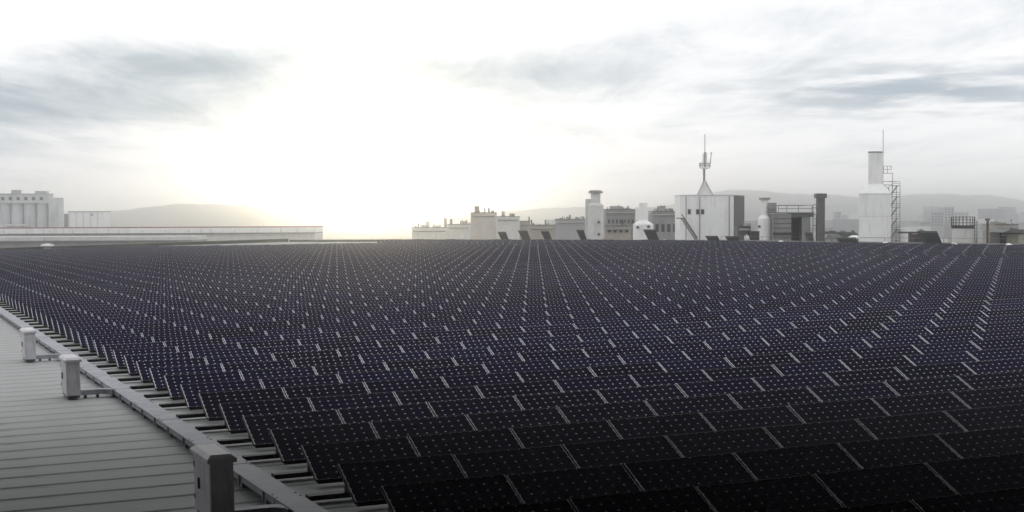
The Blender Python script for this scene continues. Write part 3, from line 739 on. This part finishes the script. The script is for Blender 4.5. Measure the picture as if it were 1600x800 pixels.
k.bars('ladder', 'brown', [((1518, 400, -1.2), (1518, 345, -1.2)), ((1521.5, 400, -1.2), (1521.5, 345, -1.2))] + [((1518, 347 + 5 * q, -1.2), (1521.5, 347 + 5 * q, -1.2)) for q in range(10)], 0.04)
k = K('vent_pipe', 1543, 172, 'thin brown vent pipe with a flat cap near the right edge', 'pipe')
k.lathe('pipe', 'brown', 1543, [(2.0, None), (2.0, 345)], 12); k.lathe('cap', 'brown', 1543, [(3.8, 344.8), (3.8, 341.5)], 12)
block(1545, 1581, 350, 230, 'tan', 'tan brown flat-roofed house right of the thin vent pipe', [(1553, 1577, 347.5, 349.9, 'tan')], thick=6, wins=[(1550 + 8 * q, 1554 + 8 * q, 358, 364) for q in range(4)])
k = block(1554, 1587, 361, 185, 'dark', 'dark shed with a flat roof at the right edge', thick=4, wins=[(1557, 1562, 368, 378), (1566, 1571, 368, 378)])
k = K('gable_house', 1600, 180, 'beige-green gabled wall with a dark roof at the right frame edge', 'building')
k.box('wall', 'beige', 1585, 1640, 366, None, -1.5, 6)
b = MB(); b.hexa([(k.x(1560), -1.8, k.z(363)), (k.x(1645), -1.8, k.z(366.5)), (k.x(1645), 6.4, k.z(366.5)), (k.x(1560), 6.4, k.z(363)), (k.x(1572), -1.8, k.z(357.5)), (k.x(1645), -1.8, k.z(361.5)), (k.x(1645), 6.4, k.z(361.5)), (k.x(1572), 6.4, k.z(357.5))]); b.build('roof', M['dgrey'], k.r)
k = K('pipe_bridge', 1425, 186, 'brown steel pipe bridge between the white stack and the dark hood', 'pipe bridge')
k.box('beam', 'brown', 1403, 1447, 362, 364.6, -0.3, 0.3); k.box('strut', 'brown', 1420, 1425, 364.7, None, -0.3, 0.3); k.box('strut', 'brown', 1440, 1444, 364.7, None, -0.3, 0.3)
k.box('infill_panel', 'dark', 1425.1, 1439.9, 366, None, -0.2, 0.2)
k = K('storage_tank', 1413, 192, 'low white tank half hidden under the brown pipe bridge', 'tank')
k.lathe('tank_body', 'white', 1413, [(9.5, None), (9.5, 357.5)], 28); k.lathe('lid', 'offwhite', 1413, [(9.7, 357.3), (3, 355.5)], 28)
k = K('white_canopy', 1335, 200, 'flat white cone canopy behind the dark hoods left of the stack', 'canopy')
k.lathe('canopy', 'white', 1335, [(13, 372.5), (13.2, 372), (3.5, 367.6)], 24); k.lathe('post', 'steel', 1335, [(1, None), (1, 372.4)], 10)
k = K('pitched_shed', 1300, 215, 'grey pitched shed roof between the dark stack and the canopy', 'building')
k.box('wall', 'offwhite', 1288, 1314, 372, None, -2, 2)
b = MB(); b.hexa([(k.x(1284), -2.3, k.z(373)), (k.x(1316), -2.3, k.z(373)), (k.x(1316), 2.3, k.z(373)), (k.x(1284), 2.3, k.z(373)), (k.x(1288), -2.3, k.z(366)), (k.x(1306), -2.3, k.z(366)), (k.x(1306), 2.3, k.z(366)), (k.x(1288), 2.3, k.z(366))]); b.build('roof', M['grey'], k.r)

# --- dark slanted intake hoods standing along the roof's far right edge
def hood(px, w, yt, yb, label, rx, m='dark', flip=1):
    # depth of the roof strip at this bearing, solved along the strip x = rx in roof axes
    best = None
    for yy in np.arange(60, 244, 0.5):
        p = RM @ Vector((edge_x(yy) - 2.3, yy, RZ)); a = proj(p)
        if best is None or abs(a[0] - px) < best[0]: best = (abs(a[0] - px), p, a)
    p, a = best[1], best[2]; d = (p - CP).dot(FH); s = d / F_PX
    r = link('intake_hood', None, None, Matrix.Translation(p) @ Matrix.Rotation(YAW, 4, 'Z'))
    tag(r, label, 'intake hood', 'dark slanted intake hoods along the roof edge')
    ht = CAM_H + d * (HOR - yt) / F_PX - p.z; ww = w * s / 2
    b = MB(); lean = 0.45 * ht * flip
    b.hexa([(-ww + lean, -0.4, 0.12), (ww * 0.9 + lean * 0.5, -0.4, 0.12), (ww * 0.9 + lean * 0.5, 0.5, 0.12), (-ww + lean, 0.5, 0.12),
            (-ww, -0.4, ht), (ww * 0.62, -0.4, ht), (ww * 0.62, 0.5, ht), (-ww, 0.5, ht)])
    b.build('hood', M[m], r)
    MB().hexa([(-ww + 0.06, -0.43, ht - 0.14), (ww * 0.6, -0.43, ht - 0.14), (ww * 0.6, -0.405, ht - 0.14), (-ww + 0.06, -0.405, ht - 0.14), (-ww + 0.02, -0.43, ht - 0.03), (ww * 0.6, -0.43, ht - 0.03), (ww * 0.6, -0.405, ht - 0.03), (-ww + 0.02, -0.405, ht - 0.03)]).build('rim', M['dgrey'], r)
    MB().box(-ww + lean, ww * 0.9 + lean * 0.5, -0.45, 0.55, 0.0, 0.119).build('kerb', M['concrete'], r)
for px, w, yt, lab in ((1016, 22, 358.5, 'dark slanted intake hood in front of the small white bottle tank'),
                       (1115, 22, 368.5, 'dark slanted hood at the foot of the white hall, left of a twin'),
                       (1143, 22, 369, 'dark slanted hood below the grey side of the white hall'),
                       (1326, 34, 371, 'wide dark slanted hood left of the tall white stack'),
                       (1453, 32, 361, 'large dark slanted hood right of the brown pipe bridge'),
                       (908, 14, 359, 'hazy dark hood left of the capped stack'),
                       (853, 16, 361, 'hazy brown hood in front of the low brownish shed'),
                       (818, 18, 360, 'faint brownish hood at the edge of the glare'),
                       (785, 16, 362, 'palest slanted hood, nearest to the sun glare')):
    hood(px, w, yt, 382, lab, 79.2)

# --- thin guard rail along the roof edge on the right
g_ = link('guard_rail', None, None, RM @ Matrix.Translation((79.9, 0, RZ)))
tag(g_, 'thin wire guard rail along the far right roof edge', 'railing')
for y in np.arange(84, 141, 4.0): MB().tube((0, y, 0.0), (0, y, 0.8), 0.022, 6).build('post', M['steel'], g_)
for zz in (0.42, 0.79): MB().tube((0, 84, zz), (0, 140, zz), 0.014, 5).build('wire', M['steel'], g_)
# small white floodlight / vent boxes on the roof edge
def edge_vent(px, label, rx=78.9, hh=0.32):
    best = None
    for yy in np.arange(60, 244, 0.5):
        p = RM @ Vector((edge_x(yy) - 2.6, yy, RZ)); a = proj(p)
        if best is None or abs(a[0] - px) < best[0]: best = (abs(a[0] - px), p, a)
    p = best[1]; r = link('roof_vent', None, None, Matrix.Translation(p) @ Matrix.Rotation(YAW, 4, 'Z'))
    tag(r, label, 'roof vent', 'small white roof vents')
    MB().lathe(0, 0, [(0.16, 0), (0.16, hh)], 14).build('pipe', M['white'], r)
    MB().lathe(0, 0, [(0.30, hh + 0.003), (0.32, hh + 0.05), (0.06, hh + 0.17)], 16).build('cowl', M['white'], r)
edge_vent(1222, 'small white cowl vent at the foot of the louvred house'); edge_vent(1384, 'small white cowl vent at the foot of the tall white stack')
edge_vent(1492, 'small white cowl vent at the foot of the cream round tank'); edge_vent(1578, 'small white cowl vent by the dark shed at the right edge')
edge_vent(1038, 'small pale cowl vent right of the hood by the bottle tank')

# --- left: long low warehouses, mushroom vent, silos, white block
def longhouse(name, x0, x1, yt0, yt1, depth, label, bands):
    k = K(name, (x0 + x1) / 2, depth, label, 'building')
    th = 14
    for nm, m, a, b_, off in bands:
        bb = MB(); off_ = off
        z0l, z1l = (0 if b_ is None else k.z(b_)), k.z(a)
        dz = (yt1 - yt0) * k.s
        z0r = 0 if b_ is None else z0l - dz
        bb.hexa([(k.x(x0), -off_, z0l), (k.x(x1), -off_, z0r), (k.x(x1), th + off_, z0r), (k.x(x0), th + off_, z0l), (k.x(x0), -off_, z1l), (k.x(x1), -off_, z1l - dz), (k.x(x1), th + off_, z1l - dz), (k.x(x0), th + off_, z1l)])
        bb.build(nm, M[m], k.r)
    return k
k = longhouse('long_warehouse', -260, 492, 358, 354.5, 330, 'long white warehouse with a thin red roof line across the left background',
          [('roof_ridge', 'red', 357.0, 358.4, 0.0), ('fascia', 'white', 358.5, 366.5, 0.25), ('gutter', 'grey', 366.6, 368.0, 0.45), ('wall', 'offwhite', 368.1, None, 0.0)])
for q in range(14):
    px = -30 + q * 36
    k.box('rib', 'offwhite', px, px + 1.2, 359, 366, -0.33, -0.26)
k = longhouse('long_low_shed', -260, 300, 374.5, 372, 290, 'lower pale shed with a grey eave in front of the red-lined warehouse',
          [('roof', 'offwhite', 371.5, 377.5, 0.1), ('eave', 'grey', 377.6, 379.2, 0.3), ('wall', 'grey', 379.3, None, 0.0)])

def place_on(px, ry):
    best = None
    for xx in np.arange(-20, 80, 0.25):
        q = RM @ Vector((xx, ry, RZ)); a = proj(q)
        if best is None or abs(a[0] - px) < best[0]: best = (abs(a[0] - px), q)
    return best[1]
p = place_on(75, 244.0)
r = link('mushroom_vent', None, None, Matrix.Translation(p) @ Matrix.Rotation(YAW, 4, 'Z'))
tag(r, 'pale mushroom vent on the roof edge at the left background', 'roof vent')
MB().lathe(0, 0, [(0.55, 0), (0.55, 0.55)], 20).build('pipe', M['grey'], r)
MB().lathe(0, 0, [(0.95, 0.553), (1.05, 0.66), (0.75, 0.9), (0.2, 1.02)], 20).build('cowl', M['offwhite'], r)
MB().lathe(0, 0, [(0.7, 0.50), (0.93, 0.552)], 20).build('skirt', M['dark'], r)

k = K('grain_silos', 48, 620, 'hazy concrete silo block with a gallery on top at the left edge', 'silo')
for q, (px, w) in enumerate(((-12, 11), (8, 10), (28, 10), (48, 10), (68, 10))):
    k.lathe('silo', 'silo', px, [(w, None), (w, 318)], 24)
k.box('gallery', 'silo', -24, 80, 304, 317.8, -3.0, 3.0)
k.box('gallery_roof', 'far', -25, 81, 302.6, 303.8, -3.3, 3.3)
k.box('head_house', 'silo', 80.2, 96, 309, None, -3.4, 3.4)
for q in range(8): k.box('window', 'window', -18 + 12 * q, -13 + 12 * q, 308, 313, -3.08, -3.004)
k.box('rooftop_box', 'far', 20, 32, 297, 302.5, -1.5, 1.5); k.box('rooftop_box', 'far', 57, 75, 298.5, 302.5, -1.5, 1.5)
k.box('loading_canopy', 'offwhite', 14, 52, 350, 353, -6, -3.5)
k = K('white_block', 137, 560, 'plain white hazy block right of the silos', 'building')
k.box('wall', 'white', 112, 168, 331.5, None, -4, 4); k.box('roof', 'grey', 111.6, 168.4, 330.2, 331.3, -4.2, 4.2)
k.box('side_annex', 'grey', 103, 111.5, 334, None, -2, 4); k.box('vent_panel', 'grey', 145.5, 150.5, 334, 337, -4.1, -4.004)
for q in range(5): k.box('pilaster', 'offwhite', 112.5 + 11 * q, 114 + 11 * q, 332, None, -4.12, -4.003)

# --- far town on the right
def tower_block(px0, px1, yt, depth, label, rows, cols):
    k = K('tower_block', (px0 + px1) / 2, depth, label, 'building', 'hazy tower blocks of the town')
    k.box('wall', 'far', px0, px1, yt, None, -8, 8)
    w = (px1 - px0) / cols
    for r in range(rows):
        for c in range(cols):
            y = yt + 2.5 + r * 4.2
            if y < 356: k.box('window', 'window', px0 + (c + 0.25) * w, px0 + (c + 0.75) * w, y, y + 2, -8.1, -8.01)
for a in ((1449, 1468, 331, 900, 'broad grey tower block in the haze left of the round tank', 6, 4),
          (1470, 1485, 323.5, 1000, 'tallest grey tower block in the haze behind the round tank', 7, 3),
          (1486, 1508, 331, 1150, 'faint block rising just over the round tank railing', 3, 4),
          (1303, 1310, 331, 1100, 'faint lone tower block left of the white stack', 5, 2),
          (1432, 1446, 346, 850, 'low grey block left of the tower blocks', 3, 3),
          (1524, 1540, 349, 800, 'low grey block between the round tank and the vent pipe', 2, 3)): tower_block(*a)
tw = MB()
for q in range(420):
    px = rng.uniform(1170, 1700) if q % 3 else rng.uniform(880, 1170); d = rng.uniform(700, 2100); w = rng.uniform(6, 22); h = rng.uniform(5, 15) if rng.random() < 0.9 else rng.uniform(15, 26)
    p = gpos(px, d, GROUND); a = rng.uniform(0, 0.8); ca, sa = math.cos(a), math.sin(a); dd = rng.uniform(6, 16)
    vs = []
    for z in (0, h):
        for x, y in ((-w/2, -dd/2), (w/2, -dd/2), (w/2, dd/2), (-w/2, dd/2)): vs.append((p.x + x*ca - y*sa, p.y + x*sa + y*ca, GROUND + z))
    tw.hexa(vs, int(rng.integers(0, 3)))
tag(tw.build('distant_town', [M['far'], M['offwhite'], M['grey']]), 'low roofs of the distant town fading into haze', 'town', None, 'stuff')

# --- trees beyond the roof edge
def tree(px, depth, yt, wpx, label, seed):
    k = K('tree', px, depth, label, 'tree', 'dark trees beyond the roof edge'); rr = np.random.default_rng(seed)
    H = k.z(yt); W = wpx * k.s / 2
    b = MB(); b.lathe(0, 0, [(0.35, 0), (0.25, H * 0.45), (0.10, H * 0.8)], 8)
    for q in range(7):
        a = rr.uniform(0, 6.28); z0 = H * rr.uniform(0.35, 0.6); b.tube((0, 0, z0), (W * 0.6 * math.cos(a), W * 0.6 * math.sin(a), z0 + H * 0.2), 0.09, 5)
    b.build('trunk', M['bark'], k.r)
    c = MB(); cl = [(rr.normal(0, 0.42 * W), rr.normal(0, 0.42 * W), H - 0.85 * W + 0.30 * W * rr.normal()) for _ in range(34)]
    for x, y, z in cl:
        z = min(z, H - 0.25 * W); R3 = rr.uniform(0.16, 0.30) * W + 0.3
        for _ in range(70):
            v = rr.normal(size=3); v /= np.linalg.norm(v); v *= R3 * rr.uniform(0.6, 1.05)
            pc = np.array((x, y, z)) + v * (1, 1, 0.75); t1 = rr.normal(size=3); t1 /= np.linalg.norm(t1); t2 = np.cross(t1, rr.normal(size=3)); t2 /= np.linalg.norm(t2); sz = rr.uniform(0.10, 0.24)
            c.add([pc - t1 * sz, pc + t2 * sz * 0.6, pc + t1 * sz, pc - t2 * sz * 0.6], [(0, 1, 2, 3)])
    c.build('crown', M['leaf'], k.r)
tree(1315, 330, 357, 32, 'dark bushy tree beyond the roof, behind the pitched shed', 1)
tree(1293, 320, 359, 22, 'smaller dark tree right beside the grey slender stack', 2)
tree(1330, 360, 361, 20, 'small dark tree right behind the white canopy', 3)
tree(1440, 420, 358, 26, 'faint dark tree above the pipe bridge', 4)

# --- worker in white at the roof edge
def person():
    best = None
    for yy in np.arange(60, 244, 0.25):
        p = RM @ Vector((82.6, yy, RZ)); a = proj(p)
        if best is None or abs(a[0] - 1167) < best[0]: best = (abs(a[0] - 1167), p, a)
    p = best[1]; d = (p - CP).dot(FH); top = CAM_H + d * (HOR - 364) / F_PX
    H = 1.72; base = top - H
    r = link('person', None, None, Matrix.Translation((p.x, p.y, base)) @ Matrix.Rotation(YAW + 0.4, 4, 'Z'))
    tag(r, 'person in white shirt and dark trousers standing at the far roof edge', 'person')
    def skin(name, V, E_, Rr, m, parent):
        me = bpy.data.meshes.new(name); me.from_pydata(V, E_, []); o = link(name, me, parent)
        sk = o.modifiers.new('skin', 'SKIN'); o.modifiers.new('sub', 'SUBSURF').levels = 1
        for i, rr in enumerate(Rr): me.skin_vertices[0].data[i].radius = (rr, rr)
        me.skin_vertices[0].data[0].use_root = True
        dg = bpy.context.evaluated_depsgraph_get(); ev = o.evaluated_get(dg); m2 = bpy.data.meshes.new_from_object(ev)
        o.modifiers.clear(); o.data = m2; m2.materials.clear(); m2.materials.append(m)
        for f in m2.polygons: f.use_smooth = True
        return o
    body = skin('body', [(0,0,0.92),(0,0,1.15),(0,0,1.38),(0,0,1.47),(0,0.0,1.56),(0,0,1.66),(0.10,0,0.88),(0.11,0.01,0.48),(0.12,0,0.07),(0.13,-0.12,0.03),(-0.10,0,0.88),(-0.11,0.01,0.48),(-0.12,0,0.07),(-0.13,-0.12,0.03),
                 (0.19,0,1.40),(0.25,-0.03,1.12),(0.20,-0.18,0.95),(0.17,-0.24,0.92),(-0.19,0,1.40),(-0.25,-0.03,1.12),(-0.20,-0.18,0.95),(-0.17,-0.24,0.92)],
                [(0,1),(1,2),(2,3),(3,4),(4,5),(0,6),(6,7),(7,8),(8,9),(0,10),(10,11),(11,12),(12,13),(2,14),(14,15),(15,16),(16,17),(2,18),(18,19),(19,20),(20,21)],
                [0.14,0.135,0.15,0.055,0.085,0.075,0.085,0.06,0.045,0.04,0.085,0.06,0.045,0.04,0.06,0.045,0.035,0.03,0.06,0.045,0.035,0.03], M['skin'], r)
    skin('shirt', [(0,0,0.95),(0,0,1.15),(0,0,1.38),(0,0,1.45),(0.19,0,1.40),(0.25,-0.03,1.12),(0.205,-0.16,0.98),(-0.19,0,1.40),(-0.25,-0.03,1.12),(-0.205,-0.16,0.98)],
         [(0,1),(1,2),(2,3),(2,4),(4,5),(5,6),(2,7),(7,8),(8,9)], [0.165,0.155,0.17,0.075,0.078,0.062,0.052,0.078,0.062,0.052], M['shirt'], r)
    skin('trousers', [(0,0,0.94),(0.10,0,0.86),(0.11,0.01,0.48),(0.12,0,0.09),(-0.10,0,0.86),(-0.11,0.01,0.48),(-0.12,0,0.09)],
         [(0,1),(1,2),(2,3),(0,4),(4,5),(5,6)], [0.155,0.105,0.08,0.065,0.105,0.08,0.065], M['trousers'], r)
    MB().lathe(0, 0.015, [(0.088, 1.64), (0.092, 1.68), (0.06, 1.735), (0.02, 1.748)], 14).build('hair', M['hair'], r)
    # the walkway it stands on, outside the parapet
    return p, base
pp_, base_ = person()
q = MB(); li = RM.inverted() @ Vector((pp_.x, pp_.y, base_))
wk = MB().box(81.55, 84.0, 80, 142, li.z - 0.25, li.z - 0.006).build('walkway', M['concrete'], None, RM)
tag(wk, kind='structure')

# ------------------------------------------------------------------ haze: the air over the whole place
hz = MB().box(-6400, 6400, -6400, 6400, GROUND - 3, 73)
hm = bpy.data.materials.new('haze'); hm.use_nodes = True; nt = hm.node_tree; nt.nodes.clear()
pv = nd(nt, 'ShaderNodeVolumePrincipled'); pv.inputs['Density'].default_value = HAZE_DENSITY
pv.inputs['Color'].default_value = (1, 1, 1, 1); pv.inputs['Anisotropy'].default_value = HAZE_G
out = nd(nt, 'ShaderNodeOutputMaterial'); nt.links.new(pv.outputs[0], out.inputs['Volume'])
hm.volume_intersection_method = 'FAST' if hasattr(hm, 'volume_intersection_method') else None
tag(hz.build('haze', hm), 'pale air haze over the roofs and the town', 'haze', None, 'stuff')
